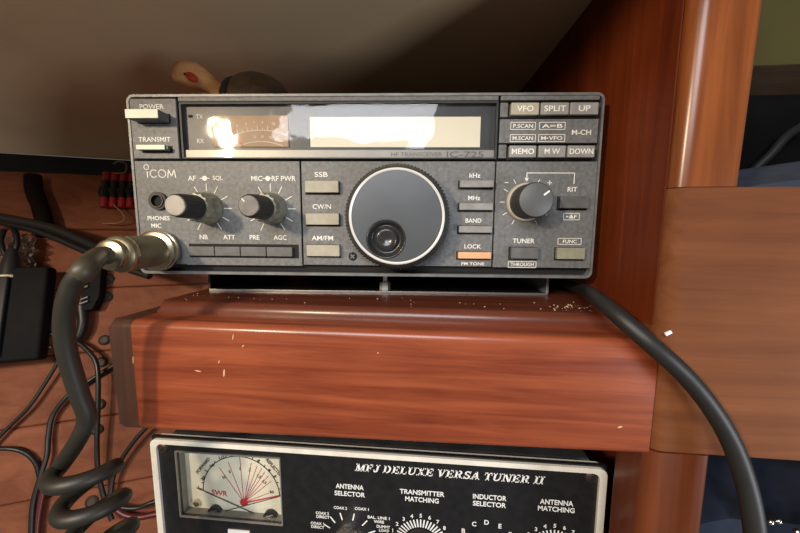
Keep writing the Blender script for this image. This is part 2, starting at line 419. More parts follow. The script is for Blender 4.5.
mb = obj('mic_recess', RB(4, 26, -.1, .3, 4.8, 5.4, .05), gap, RAD)

def rt(parent, s, u, v, h, w=None, m=white_ink, y=-.05, bold=.012, rot=0, align='C', name='lettering'):
    return text(parent, s, u*mm, v*mm, h*mm, m, y*mm, w*mm if w else None, rot, bold, align, name)
def lines(parent, segs, w, m=white_ink, y=-.05, name='printed_lines'):
    b = bmesh.new()
    for P in segs: ribbon(mmP(P), w*mm, y*mm, b)
    return obj(name, b, m, parent)
def boxline(u0, u1, v0, v1): return [(u0, v0), (u1, v0), (u1, v1), (u0, v1), (u0, v0)]

# display window
win = obj('display_window', RB(27.4, 189.2, 2.4, 3.3, 60.8, 88.4, .1), mat('window_smoke', (.040, .042, .048), .4, 0, .15, 90), RAD)
wf = frame(mmP(rrect(27.2, 189.3, 60.6, 88.5, .6)), mmP(rrect(28.2, 188.4, 61.2, 87.6, .5)), -.0002, .0030)
obj('window_frame', wf, case_dark, RAD)
strip = obj('silver_strip', RB(28.3, 188.3, .9, 2.5, 61.3, 65.2, .1), mat('silver_strip', (.30, .29, .265), .4, .3, .08, 60), RAD)
rt(strip, 'HF TRANSCEIVER', 149, 63.0, 2.0, 26, dark_ink, .85, .0)
rt(strip, 'IC-725', 173.6, 63.0, 2.9, 18.6, dark_ink, .85, .0)
rt(win, 'TX', 36.2, 82.2, 2.2, 3.8, white_ink, 2.35); rt(win, 'RX', 36.0, 70.0, 2.2, 3.8, white_ink, 2.35)
lines(win, [[(30.6, 82.4), (32.2, 82.4)]], 1.3, gap, 2.3, 'indicator_lamp')
meter = obj('signal_meter', RB(43.4, 82.6, 1.7, 2.5, 66.9, 82.6, .15), mat('meter_face', (.36, .225, .13), .5, 0, .15, 70), RAD)
mc = (66, 50)
seg = [arcpts(68, 38, 37.2, 118, 66, 26), arcpts(68, 38, 31.5, 110, 68, 22)]
for i, a in enumerate(range(116, 66, -4)):
    r1 = 39.6 if i % 2 == 0 else 38.4
    seg.append([(68+37.2*math.cos(math.radians(a)), 38+37.2*math.sin(math.radians(a))), (68+r1*math.cos(math.radians(a)), 38+r1*math.sin(math.radians(a)))])
lines(meter, seg, .28, white_ink, 1.65, 'scale')
for s_, a in (('1', 113), ('3', 107), ('5', 100), ('7', 94), ('9', 88), ('20', 80), ('40', 73)):
    rt(meter, s_, 68+41.0*math.cos(math.radians(a)), 38+41.0*math.sin(math.radians(a)), 1.3, None, white_ink, 1.65, .01)
for s_, a in (('20', 95), ('50', 88), ('75', 81), ('100', 75)):
    rt(meter, s_, 68+34*math.cos(math.radians(a)), 38+34*math.sin(math.radians(a)), 1.2, None, white_ink, 1.65, .01)
lines(meter, [[(58.5, 67.4), (52.6, 74.6)]], .5, mat('needle_red', (.62, .07, .03), .5), 1.35, 'needle')
obj('frequency_screen', RB(94.0, 181.2, 1.7, 2.5, 66.7, 81.7, .2), mat('lit_screen', (.74, .69, .54), .4, 0, .04, 30, emit=.10), RAD)
obj('window_pane', RB(28.3, 188.3, .1, .6, 61.3, 87.5, .05), clear('window_acrylic', (.97, .97, .97), .5, .04, 0, .38, 50), RAD)

# push buttons: (u0,u1,v0,v1 at the front, protrusion, material, caption, ...)
def button(u0, u1, v0, v1, d, m, cap=None, h=2.6, w=None, slot=True, front=None, txt_m=white_ink, slotpad=(.7, .15, .9, .2)):
    if slot and d < 3 and u0 < 190 or 219 < u0 < 222 or 197 < u0 < 198: u0 += .75; u1 += .35
    b_ = obj('push_button', RB(u0, u1, -d, 3, v0, v1, .3), m, RAD)
    if slot: obj('slot_shade_plate', RB(u0-slotpad[0], u1+slotpad[1], -.12, .5, v0-slotpad[2], v1+slotpad[3], .05), gap, b_)  # raised black plate paints the dark of the uncut hole around the button
    if front: obj('button_cap', RB(u0, u1, -d-.5, -d, v0, v1, .15), front, b_)
    if cap: rt(b_, cap, (u0+u1)/2, (v0+v1)/2, h, w, txt_m, -d-.03)
    return b_
button(5.2, 21.6, 78.4, 82.6, 7.5, button_dim, front=button_cream, slotpad=(.2, .8, .5, .3))
button(6.2, 21.0, 64.3, 66.6, 3.6, button_dim, front=button_cream, slotpad=(.1, 1.4, .9, .3))
rt(up_l, 'POWER', 13.0, 86.4, 2.4, 12.6); rt(up_l, 'TRANSMIT', 13.2, 70.2, 2.4, 17.0)
lines(up_l, [[(20.6, 65.4), (21.6, 65.4)]], 1.4, mat('green_lamp', (.02, .16, .05), .4), -3.0, 'indicator_lamp')
for u, (cap, w) in zip((195.0, 209.4, 223.6), (('VFO', 8), ('SPLIT', 10.5), ('UP', 5.6))): button(u, u+13.5, 81.2, 86.9, 2.6, button_grey if cap != 'VFO' else button_warm, cap, 2.7, w)
for u, (cap, w) in zip((195.0, 209.4, 223.6), (('MEMO', 11), ('M W', 7.5), ('DOWN', 11.5))): button(u, u+13.2, 60.9, 66.6, 2.6, button_grey, cap, 2.7, w)
for cap, u0, u1, v in (('P.SCAN', 195.8, 208.0, 76.6), ('A=B', 210.0, 222.6, 76.6), ('M.SCAN', 195.8, 208.3, 70.7), ('M▸VFO', 209.9, 222.8, 70.7)):
    rt(up_r, cap, (u0+u1)/2, v, 1.9, (u1-u0)-2.4); lines(up_r, [boxline(u0, u1, v-1.7, v+1.7)], .28)
rt(up_r, 'M-CH', 230.8, 73.5, 2.4, 9.4)
for cap, v, w in (('SSB', 46.2, 6.8), ('CW/N', 29.8, 9.6), ('AM/FM', 13.4, 11.4)):
    button(91.2, 108.9, v-2.9, v+3.0, 2.8, button_warm); rt(low['m'], cap, 99.8, v+6.5, 2.5, w)
for cap, v, w in (('kHz', 47.9, 5.6), ('MHz', 36.6, 6.2), ('BAND', 25.1, 8.2), ('LOCK', 11.7, 8.6)):
    button(170.3, 187.6, v-1.7, v+1.7, 2.8, button_orange if cap == 'LOCK' else button_grey); rt(low['m'], cap, 178.8, v+4.5, 2.2, w)
rt(low['m'], 'FM TONE', 179.2, 7.1, 1.6, 12.0)
button(220.8, 235.4, 36.0, 42.0, 2.6, button_dim); rt(low['r'], 'RIT', 228.2, 45.6, 2.3, 4.8)
button(197.4, 211.8, 10.2, 16.0, 2.6, button_dim); rt(low['r'], 'TUNER', 205, 19.3, 2.4, 11.2)
button(220.9, 235.3, 10.2, 16.0, 2.6, button_olive); rt(low['r'], 'FUNC', 228.6, 19.2, 1.8, 7); lines(low['r'], [boxline(222.6, 234.4, 17.7, 20.8)], .28)
rt(low['r'], 'THROUGH', 204.8, 7.0, 1.9, 12); lines(low['r'], [boxline(197.6, 212.0, 5.4, 8.5)], .28)
rt(low['r'], '▸ΔF', 228.7, 32.0, 1.9, 5.4); lines(low['r'], [boxline(224.6, 232.6, 30.3, 33.6)], .28)
lines(low['r'], [[(205, 50.2), (205, 53.7), (228.8, 53.7), (228.8, 48.4)], [(204.3, 51.2), (205, 49.6), (205.7, 51.2)], [(215.6, 48.9), (217.6, 48.9)], [(216.6, 47.9), (216.6, 49.9)], [(194.0, 48.9), (195.8, 48.9)]], .4)
lines(low['r'], [[(205+r_*math.cos(math.radians(a)), 39.1+r_*math.sin(math.radians(a))) for r_ in (10.8, 13.0)] for a in (120, 150, 180, 210, 240, 300, 330, 60, 30)], .35, name='tick_marks')
# row of four slim keys
obj('key_row_shade', RB(27.6, 87.0, -.12, .4, 9.0, 16.4, .05), gap, RAD)  # black plate paints the dark gap around the keys
for i, (cap, u) in enumerate((('NB', 36.0), ('ATT', 49.8), ('PRE', 63.5), ('AGC', 77.2))):
    u0 = 28.8 + i*13.9
    button(u0, u0+13.5, 10.1, 15.0, 2.2, button_dim if i < 2 else button_grey if i == 9 else button_dim, slot=False); rt(low['l'], cap, u, 20.0, 2.4, None)
rt(low['l'], 'AF', 31.6, 50.6, 2.6, None); rt(low['l'], 'SQL', 45.4, 50.6, 2.6, None); rt(low['l'], 'MIC', 66.0, 50.6, 2.6, None); rt(low['l'], 'RF PWR', 80.2, 50.6, 2.6, 12.6)
for u in (38.4, 71.8):
    b = bmesh.new(); prism(mmP(arcpts(u, 50.6, 1.3, 0, 360, 16)[:-1]), -.00005, -.0002, b); ribbon(mmP([(u-2.6, 50.6), (u+2.6, 50.6)]), .0004, -.00005, b); obj('shaft_symbol', b, white_ink, low['l'])
rt(low['l'], 'PHONES', 12.2, 29.8, 2.3, 12.0); rt(low['l'], 'MIC', 10.6, 25.8, 2.3, 5.4)
# maker's mark in thin round strokes
lines(low['l'], [[(8.0, 51.0), (8.0, 54.0)], arcpts(7.7, 56.2, 1.25, 0, 360, 18), arcpts(11.4, 52.9, 1.9, 45, 315, 16), arcpts(15.9, 52.9, 1.95, 0, 360, 22),
                 [(18.8, 51.0), (19.4, 54.9), (20.9, 51.6), (22.4, 54.9), (23.0, 51.0)]], .5, name='maker_mark')
for c in (39.0, 73.0):
    lines(low['l'], [[(c+r_*math.cos(math.radians(a)), 35.1+r_*math.sin(math.radians(a))) for r_ in (9.0, 12.8)] for a in (120, 90, 62, 30, 0, -30, -58, -118, 150, 180, 210)], .4, name='tick_marks')

# knobs
def dual_knob(u, v, capm, L):
    k = obj('rotary_knob', lathe([(8.2*mm, 0), (8.2*mm, .0012), (7.7*mm, .002), (7.5*mm, .0095), (7.0*mm, .0105), (5.0*mm, .0107)], (u*mm, 0, v*mm), 96, flute=(3, 4, 14, .10)), knob_grey, RAD, 40)
    obj('inner_knob', lathe([(5.9*mm, .0100), (5.9*mm, .012), (5.5*mm, L-.0015), (5.1*mm, L-.0004), (4.6*mm, L)], (u*mm, 0, v*mm), 80, flute=(1, 2, 20, .06)), knob_black, k, 40)
    obj('knob_cap', lathe([(4.75*mm, L-.0006), (4.75*mm, L+.0002), (4.45*mm, L+.0005)], (u*mm, 0, v*mm), 40), capm, k, 40)
    return k
k = dual_knob(39.0, 35.1, cap_light, .0246)
k = dual_knob(73.0, 35.1, cap_dark, .0246)
lines(k, [[(70.2, 38.2), (71.3, 37.0)]], .5, white_ink, -25.2, 'pointer_mark')
u, v, L = 205, 39.1, .0150
k = obj('rotary_knob', lathe([(9.7*mm, 0), (9.7*mm, .0012), (9.3*mm, .0018)], (u*mm, 0, v*mm), 60), mat('knob_skirt_cream', (.62, .56, .42), .35, .3), RAD, 40)
obj('knob_body', lathe([(8.6*mm, .0017), (8.5*mm, .011), (8.2*mm, L-.0006), (7.8*mm, L-.0002)], (u*mm, 0, v*mm), 96, flute=(1, 1, 36, .03)), knob_black, k, 40)
obj('knob_cap', lathe([(7.9*mm, L-.0004), (7.8*mm, L), (7.5*mm, L+.0002)], (u*mm, 0, v*mm), 60), mat('knob_cap_mid', (.085, .087, .090), .5, .0, .08, 120), k, 40)
lines(k, [[(208.4, 41.4), (210.6, 43.1)]], .8, white_ink, -15.2, 'pointer_mark')
# tuning dial
u, v = 139.5, 30.9
dial = obj('tuning_dial', lathe([(25.6*mm, 0), (26.2*mm, .001), (26.2*mm, .0085), (25.3*mm, .0095), (24.0*mm, .0124), (23.4*mm, .0130), (22.3*mm, .0126), (22.2*mm, .0080)], (u*mm, 0, v*mm), 180, flute=(1, 2, 90, .03)), mat('dial_skirt', (.035, .035, .035), .45), RAD, 40)
obj('dial_ring', lathe([(23.3*mm, .0085), (23.1*mm, .0136), (22.5*mm, .0140), (21.9*mm, .0136), (21.8*mm, .0085)], (u*mm, 0, v*mm), 96), mat('ring_bright', (.86, .85, .82), .38, .25), dial, 50)
b = bmesh.new(); N = 64; du, dv, dr = 134.3, 20.2, 9.6; rings = []
for t in (0, .3, .65, 1):
    rings.append([b.verts.new(((du + (u-du)*t + (dr + (21.9-dr)*t)*math.cos(2*PI*i/N))*mm, -.0133, (dv + (v-dv)*t + (dr + (21.9-dr)*t)*math.sin(2*PI*i/N))*mm)) for i in range(N)])
for A, B in zip(rings, rings[1:]):
    for i in range(N): b.faces.new((A[i], A[(i+1) % N], B[(i+1) % N], B[i]))
obj('dial_face', b, dial_face, dial, 40)
cup = lathe([(9.60*mm, .0085), (9.60*mm, .0138), (9.15*mm, .0140), (8.70*mm, .0134), (8.15*mm, .0112), (7.43*mm, .0096), (6.70*mm, .0092), (5.98*mm, .0096), (5.07*mm, .0110), (3.99*mm, .0114), (2.54*mm, .0108), (1.09*mm, .0104), (0.14*mm, .0103)], (du*mm, 0, dv*mm), 64)
obj('finger_dimple', cup, mat('glossy_black', (.030, .030, .030), .22, 0), dial, 80)
sp = obj('panel_screw', lathe([(2.2*mm, 0), (2.2*mm, .0004), (1.5*mm, .0009)], (115.8*mm, 0, 10.4*mm), 24), gap, RAD, 40)
b = bmesh.new()
for a in (40, 130):
    c_, s_ = math.cos(math.radians(a))*1.2, math.sin(math.radians(a))*1.2; ribbon(mmP([(115.8-c_, 10.4-s_), (115.8+c_, 10.4+s_)]), .0006, -.0009, b)
obj('screw_slot', b, steel, sp)
# sockets
b = bmesh.new(); P1 = mmP(arcpts(13.2, 38.8, 4.7, 0, 360, 36)[:-1]); P2 = mmP(arcpts(13.2, 38.8, 3.0, 0, 360, 36)[:-1])
jk = obj('phones_jack', frame(P1, P2, 0, -.0016), black, RAD, 40)
obj('jack_hole', lathe([(3.1*mm, .0001), (3.0*mm, .0003)], (13.2*mm, 0, 38.8*mm), 28), gap, jk)
obj('jack_ring', frame(mmP(arcpts(13.2, 38.8, 3.5, 0, 360, 36)[:-1]), P2, -.0015, -.0022), mat('jack_nickel_dark', (.06, .055, .05), .4, .5), jk, 40)
obj('microphone_socket', lathe([(9.3*mm, 0), (9.3*mm, .0010), (8.8*mm, .0016)], (13.4*mm, 0, 12.8*mm), 48), mat('socket_grey', (.10, .09, .07), .4, .6), RAD, 40)

# mounting bracket on the shelf
RM = Matrix.Rotation(YR, 4, 'Z')
BR = thing('mounting_bracket', 'thin black metal mounting bracket between radio and shelf top', 'bracket', (0, 0, 0), YR)
bk = mat('bracket_black', (.022, .022, .022), .35, .3, .3, 90)
obj('base_plate', RB(24, 228, 21, 150, -13.5, -12.3, .2), bk, BR)
obj('side_flange', RB(24, 25.3, 21, 150, -13.4, -1.3, .2), bk, BR)
obj('side_flange', RB(226.7, 228, 21, 150, -13.4, -1.3, .2), mat('bracket_lit', (.32, .33, .36), .4, .5), BR)  # right flange coloured brighter than the left, its lit look painted in
obj('top_flange', RB(24, 228, 60, 150, -1.3, .7, .2), bk, BR)
obj('bracket_lip', RB(24.4, 227.6, 20.4, 21.3, -13.5, -12.1, .2), mat('pale_metal_edge', (.30, .28, .26), .35, .7), BR)  # lip paler than the rest of the bracket
hx = bmesh.new(); c0 = (131*mm, .036, 0)
for r_, z0, z1, n_ in ((3.3, -12.4, -7.4, 6), (1.5, -7.5, -3.0, 14)):
    t = bmesh.new(); ra = [t.verts.new((131*mm+r_*mm*math.cos(2*PI*i/n_+.1), .0265+r_*mm*math.sin(2*PI*i/n_+.1), z*mm)) for z in (z0, z1) for i in range(n_)]
    for i in range(n_): t.faces.new((ra[i], ra[(i+1) % n_], ra[n_+(i+1) % n_], ra[n_+i]))
    t.faces.new(ra[:n_]); t.faces.new(ra[n_:]); merge(hx, t)
obj('hex_bolt', hx, mat('zinc_bright', (.55, .56, .58), .45, .3), BR)

# ------------------------------------------------------------------ antenna tuner
TY = .010; TX0 = -.0125; TZ0 = -.1012
TU = thing('antenna_tuner', 'black antenna tuner with silver frame and cross-needle meter, below the shelf', 'tuner', (TX0, TY, TZ0), 0)
TU.rotation_euler = (0, math.radians(-.4), 0)
def TBx(u0, u1, y0, y1, w0, w1, bev=.2): return rbox(u0*mm, u1*mm, y0*mm, y1*mm, -w1*mm, -w0*mm, bev*mm)
TW, TH = 266, 89
obj('cabinet', TBx(4, TW-4, 12, 150, 6, TH-1, 1), case_dark, TU)
pl = bmesh.new()
mw = (16.3, 82.2, 9.8, 53.0)
for (a, b_, c, d) in ((1, mw[0], 1, TH-1), (mw[1], TW-1, 1, TH-1), (mw[0], mw[1], 1, mw[2]), (mw[0], mw[1], mw[3], TH-1)): TB_ = TBx(a, b_, 0, 2, c, d, 0); merge(pl, TB_)
face = obj('faceplate', pl, mat('tuner_black', (.011, .011, .012), .42, 0, .3, 160), TU)
def tP(P): return [(a*mm, -b_*mm) for a, b_ in P]
fo = rrect(.8, TW-1.0, -TH, -1.9, 4.0); fi = rrect(4.6, TW-4.8, -(TH-4.6), -4.8, 3.4)
obj('front_frame', frame(mmP(fo), mmP(fi), -.0016, .0045), mat('frame_silver', (.84, .80, .70), .42, .15, .08, 100), TU, 40)
for u, w in ((8.3, 8.0), (257.2, 7.6), (8.3, 81), (257.2, 81)):
    s_ = obj('corner_screw', lathe([(3.2*mm, 0), (3.0*mm, .0009), (2.0*mm, .0016)], (u*mm, 0, -w*mm), 24), mat('screw_bronze', (.09, .065, .05), .4, .7), TU, 40)
    b = bmesh.new(); c_, q_ = (1.6*math.cos(1.0), 1.6*math.sin(1.0))
    ribbon(mmP([(u-c_, -w-q_), (u+c_, -w+q_)]), .0006, -.0016, b); obj('screw_slot', b, gap, s_)
def ty(x, y, Y):                                   # tuner-local (mm across, mm down) on a plane Y behind the face
    p = at_y(x, y, TY+Y) - Vector((TX0, TY, TZ0)); a = math.radians(-.4)
    return (p.x*math.cos(a) - p.z*math.sin(a))*1000, -(p.x*math.sin(a) + p.z*math.cos(a))*1000
MD = 6.6
mbox = bmesh.new()
for (a, b_, c, d) in ((mw[0]-.8, mw[0], mw[2]-.8, mw[3]+.8), (mw[1], mw[1]+.8, mw[2]-.8, mw[3]+.8)): merge(mbox, TBx(a, b_, 1.5, 11.5, c, d, 0))
for (c, d) in ((mw[2]-.8, mw[2]), (mw[3], mw[3]+.8)): merge(mbox, TBx(mw[0], mw[1], 1.5, 11.5, c, d, 0))
met = obj('cross_needle_meter', mbox, mat('meter_side_grey', (.20, .185, .16), .35, 0, .2, 60), TU)
fc = obj('meter_card', TBx(mw[0], mw[1], MD, 11.5, mw[2], mw[3], 0), mat('meter_card', (.80, .77, .63), .55, 0, .03, 60), met)
def zp(zx, zy): return ty(145+zx/5.17, 430+zy/5.17, MD*mm)
def L2(P): a, b_ = P; return (a, -b_)
piv = L2(zp(512, 374)); PL, PT, PR = L2(zp(302, 305)), L2(zp(490, 136)), L2(zp(697, 338))
(ax, az), (bx, bz), (cx_, cz_) = PL, PT, PR
D = 2*(ax*(bz-cz_)+bx*(cz_-az)+cx_*(az-bz))
ux = ((ax*ax+az*az)*(bz-cz_)+(bx*bx+bz*bz)*(cz_-az)+(cx_*cx_+cz_*cz_)*(az-bz))/D
uz = ((ax*ax+az*az)*(cx_-bx)+(bx*bx+bz*bz)*(ax-cx_)+(cx_*cx_+cz_*cz_)*(bx-ax))/D
Rr = math.hypot(ax-ux, az-uz); A0 = math.degrees(math.atan2(az-uz, ax-ux)); A1 = math.degrees(math.atan2(cz_-uz, cx_-ux))
if A0 < 0: A0 += 360
ym = MD-.05
red = mat('swr_red', (.55, .03, .04), .6); ink = mat('card_ink', (.05, .045, .04), .6)
sg = [arcpts(ux, uz, Rr, A0, A1, 40)]
for i in range(19):
    a = math.radians(A0 + (A1-A0)*i/18); k2 = 2.2 if i % 3 == 0 else 1.2
    sg.append([(ux+Rr*math.cos(a), uz+Rr*math.sin(a)), (ux+(Rr+k2)*math.cos(a), uz+(Rr+k2)*math.sin(a))])
lines(fc, sg, .6, ink, ym, 'scale')
lines(fc, [[L2(zp(*t)), piv] for t in ((385, 195), (430, 165), (490, 140), (550, 170), (580, 186), (603, 198), (620, 216), (638, 238), (652, 265), (650, 322), (694, 338))], .34, red, ym, 'ratio_lines')
lines(fc, [[L2(zp(500, 380)), L2(zp(694, 338))]], .8, red, ym-.05, 'ratio_lines')
pb_ = bmesh.new(); prism(mmP(arcpts(piv[0], piv[1], 2.6, 0, 360, 20)[:-1]), (ym-.05)*mm, (ym-.2)*mm, pb_); obj('red_spot', pb_, red, fc)
lines(fc, [[L2(zp(272, 293)), L2(zp(578, 430))], [L2(zp(418, 412)), L2(zp(694, 338))]], .5, ink, ym-.9, 'needle')
def mt(s, zx, zy, h, rot=0, m=ink, w=None, bold=.01):
    a, b_ = zp(zx, zy); text(fc, s, a*mm, -b_*mm, h*mm, m, ym*mm, w*mm if w else None, math.radians(rot), bold)
mt('FORWARD', 300, 183, 2.2, 50, w=14, bold=.03); mt('REFLECTED', 668, 194, 2.2, -50, w=14, bold=.03); mt('SWR', 386, 325, 3.6, -3, red)
for s_, x, y, r_ in (('20', 300, 250, 40), ('10', 350, 182, 30), ('15', 403, 140, 10), ('6', 585, 158, -20), ('4', 642, 205, -35), ('3', 672, 240, -45), ('10', 410, 243, 20), ('5', 438, 215, 10), ('3', 492, 200, 0), ('2', 542, 205, -10), ('1.5', 590, 240, -25), ('1.3', 618, 268, -40), ('50', 655, 320, 0)):
    mt(s_, x, y, 2.0, r_, bold=.03)
mt('0', 278, 295, 1.5); 
for zx, zy, r_ in ((370, 415, 50), (655, 440, 52)):   # the two movement coils at the foot of the card
    a, b_ = zp(zx, zy); P = [(a + r_/5.17*.45*math.cos(math.radians(t)), -b_ + r_/5.17*.45*math.sin(math.radians(t))) for t in range(0, 181, 12)]
    mv = obj('movement_coil', prism(mmP(P), (MD-.1)*mm, (MD-2.5)*mm), black, met)
    b = bmesh.new(); ribbon(mmP([(a-2, -b_+1.2), (a+2.0, -b_+2.4)]), .0009, (MD-2.5)*mm, b); obj('coil_clip', b, steel, mv)
a, b_ = zp(275, 370); obj('zero_adjuster', lathe([(2.2*mm, 0), (2.0*mm, .002), (1.0*mm, .0026)], (a*mm, MD*mm, -b_*mm), 18), chrome, met, 40)
obj('meter_cover', TBx(mw[0]-.3, mw[1]+.3, -.6, .0, mw[2]-.3, mw[3]+.3, .15), clear('meter_acrylic', (.97, .97, .96), 1.0, .08), met)
obj('meter_rim', frame(tP(rrect(mw[0]-.5, mw[1]+.5, mw[2]-.5, mw[3]+.5, .4)), tP(rrect(mw[0]+.1, mw[1]-.1, mw[2]+.1, mw[3]-.1, .3)), -.0008, .0002), mat('rim_clear_grey', (.20, .19, .17), .3), met)
def tt(s, u, w, h, wd=None, rot=0, bold=.018): return text(face, s, u*mm, -w*mm, h*mm, ink_tuner, -.00005, wd*mm if wd else None, math.radians(rot), bold)

# slanted slab-serif capitals for the tuner's title, drawn from bars and arcs
def serif_text(s, x0, zc, h, total_w, y):
    G = []; x = 0.; sb = .125
    def V(x, w, z0=0, z1=1): return [(x, z0), (x+w, z0), (x+w, z1), (x, z1)]
    def Sf(xa, xb, z): return [(xa, z), (xb, z), (xb, z+sb), (xa, z+sb)]
    def Dg(xa, za, xb, zb, w): return [(xa, za), (xa+w, za), (xb+w, zb), (xb, zb)]
    def A(cx, cz, rx, rz, a0, a1, wx, wz, n=14):
        out = []
        for i in range(n):
            t0, t1 = math.radians(a0+(a1-a0)*i/n), math.radians(a0+(a1-a0)*(i+1)/n)
            out.append([(cx+rx*math.cos(t0), cz+rz*math.sin(t0)), (cx+rx*math.cos(t1), cz+rz*math.sin(t1)), (cx+(rx-wx)*math.cos(t1), cz+(rz-wz)*math.sin(t1)), (cx+(rx-wx)*math.cos(t0), cz+(rz-wz)*math.sin(t0))])
        return out
    T, t = .225, .115
    def serifs(xs, zs=(0, 1-sb), e=.09, w=T): return [Sf(a-e, a+w+e, z) for a in xs for z in zs]
    GL = {
     'M': (1.16, [V(.12, t), V(.84, T), Dg(.46, 0, .12, 1, .22), Dg(.50, 0, .84, 1, .12)] + [Sf(0, .36, 0), Sf(.72, 1.14, 0), Sf(0, .3, 1-sb), Sf(.84, 1.14, 1-sb)]),
     'F': (.82, [V(.1, T), V(.1, .66, 1-sb, 1), V(.28, .30, .46, .56), V(.54, .07, .34, .68), V(.69, .08, .68, 1)] + serifs((.1,))),
     'J': (.72, [V(.36, T, .25, 1), Sf(.22, .7, 1-sb)] + A(.29, .27, .28, .27, 180, 360, T, .11) + [V(.0, .16, .2, .34)]),
     'D': (.98, [V(.1, T)] + serifs((.1,)) + A(.42, .5, .48, .5, -90, 90, T, sb) + [V(.3, .14, 0, sb), V(.3, .14, 1-sb, 1)]),
     'E': (.86, [V(.1, T), V(.1, .68, 1-sb, 1), V(.1, .70, 0, sb), V(.28, .30, .45, .55), V(.54, .07, .33, .67), V(.71, .08, .70, 1), V(.74, .08, 0, .32)] + serifs((.1,))),
     'L': (.80, [V(.1, T), V(.1, .66, 0, sb), V(.69, .08, 0, .36)] + serifs((.1,))),
     'U': (.98, [V(.1, T, .3, 1), V(.74, t, .3, 1), Sf(0, .42, 1-sb), Sf(.64, .96, 1-sb)] + A(.47, .32, .37, .32, 180, 360, .17, .12)),
     'X': (.96, [Dg(.62, 0, .08, 1, .25), Dg(.10, 0, .72, 1, .11), Sf(0, .34, 0), Sf(.54, .96, 0), Sf(0, .42, 1-sb), Sf(.62, .94, 1-sb)]),
     'V': (.94, [Dg(.36, 0, .08, 1, .24), Dg(.44, 0, .76, 1, .11), Sf(-.02, .42, 1-sb), Sf(.64, .96, 1-sb)]),
     'R': (.98, [V(.1, T), V(.3, .2, 1-sb, 1), V(.3, .2, .45, .55)] + serifs((.1,)) + A(.48, .725, .33, .275, -90, 90, .2, sb) + [Dg(.66, 0, .42, .5, .22), Sf(.66, .98, 0)]),
     'S': (.76, A(.38, .73, .33, .27, 20, 270, .2, .12) + A(.38, .27, .35, .27, -160, 90, .2, .12) + [V(.63, .08, .66, 1), V(.03, .08, 0, .34)]),
     'A': (.98, [Dg(.02, 0, .42, 1, .11), Dg(.64, 0, .36, 1, .24), V(.24, .44, .27, .37), Sf(-.06, .28, 0), Sf(.54, .98, 0)]),
     'T': (.90, [V(.34, T), V(.06, .78, 1-sb, 1), V(.04, .08, .66, 1), V(.78, .08, .66, 1), Sf(.24, .66, 0)]),
     'N': (1.02, [V(.12, t), V(.80, t), Dg(.66, 0, .12, 1, .24), Sf(0, .34, 0), Sf(0, .34, 1-sb), Sf(.68, 1.02, 1-sb)]),
     'I': (.50, [V(.14, T)] + serifs((.14,), e=.12)),
    }
    for ch in s:
        if ch == ' ': x += .36; continue
        w, pol = GL[ch]
        for P in pol: G.append([(x + a + .24*b_, b_) for a, b_ in P])
        x += w + .08
    k = total_w/x; b = bmesh.new()
    for P in G: prism([(x0 + a*k, zc + (b_-.5)*h) for a, b_ in P], y, y-.00012, b)
    return b
obj('title_lettering', serif_text('MFJ DELUXE VERSA TUNER II', 127.4*mm, -11.9*mm, 4.7*mm, 105.6*mm, -.00005), ink_tuner, face)
for s1, s2, u, w1, w2, a1, a2 in (('ANTENNA', 'SELECTOR', 124.2, 24.6, 29.2, 16.6, 18.2), ('TRANSMITTER', 'MATCHING', 166.4, 24.9, 29.3, 25.5, 19.2), ('INDUCTOR', 'SELECTOR', 204.3, 24.5, 28.8, 18.4, 18.2), ('ANTENNA', 'MATCHING', 240.4, 24.5, 28.6, 17.6, 19.4)):
    tt(s1, u, w1, 3.0, a1); tt(s2, u, w2, 3.0, a2)
for s, u, w, wd in (('COAX 2', 118.4, 38.7, 8), ('COAX 1', 131.2, 38.2, 8.4), ('COAX 2', 107.3, 43.2, 8), ('DIRECT', 107.6, 45.6, 8), ('COAX 1', 104.0, 50.2, 8), ('DIRECT', 104.2, 52.6, 8), ('BAL. LINE 1', 141.2, 43.0, 13), ('WIRE', 141.4, 45.6, 6), ('DUMMY', 144.0, 48.6, 8), ('LOAD', 144.4, 51.0, 6)):
    tt(s, u, w, 1.8, wd)
b = bmesh.new()
for a in (150, 128, 106, 78, 50, 24): ribbon(mmP([(123+r_*math.cos(math.radians(a)), -59+r_*math.sin(math.radians(a))) for r_ in (13.2, 17.5)]), .0007, -.00005, b)
obj('tick_marks', b, ink_tuner, face)
def fan(u, w, r0, r1, a0, a1, n, wd=.0008):
    b = bmesh.new()
    for i in range(n):
        a = math.radians(a0+(a1-a0)*i/(n-1)); ribbon(mmP([(u+r_*math.cos(a), -w+r_*math.sin(a)) for r_ in (r0, r1)]), wd, -.00005, b)
    return obj('tick_marks', b, ink_tuner, face)
K2 = (165.8, 57.0); fan(*K2, 10.5, 15.0, 170, 10, 21)
for i in range(9):
    a = math.radians(158-17*i); tt(str(i+1), K2[0]+17.6*math.cos(a), K2[1]-17.6*math.sin(a), 2.4)
K3 = (203.4, 56.5)
for s, a in (('A', 165), ('B', 143), ('C', 116), ('D', 91), ('E', 64), ('F', 38), ('G', 14)):
    a = math.radians(a); tt(s, K3[0]+16.4*math.cos(a), K3[1]-16.4*math.sin(a), 2.8)
K4 = (240.2, 56.5); fan(*K4, 10.5, 15.0, 170, 10, 21)
for i in range(9):
    a = math.radians(158-17*i); tt(str(i+1), K4[0]+17.8*math.cos(a), K4[1]-17.8*math.sin(a), 2.4)
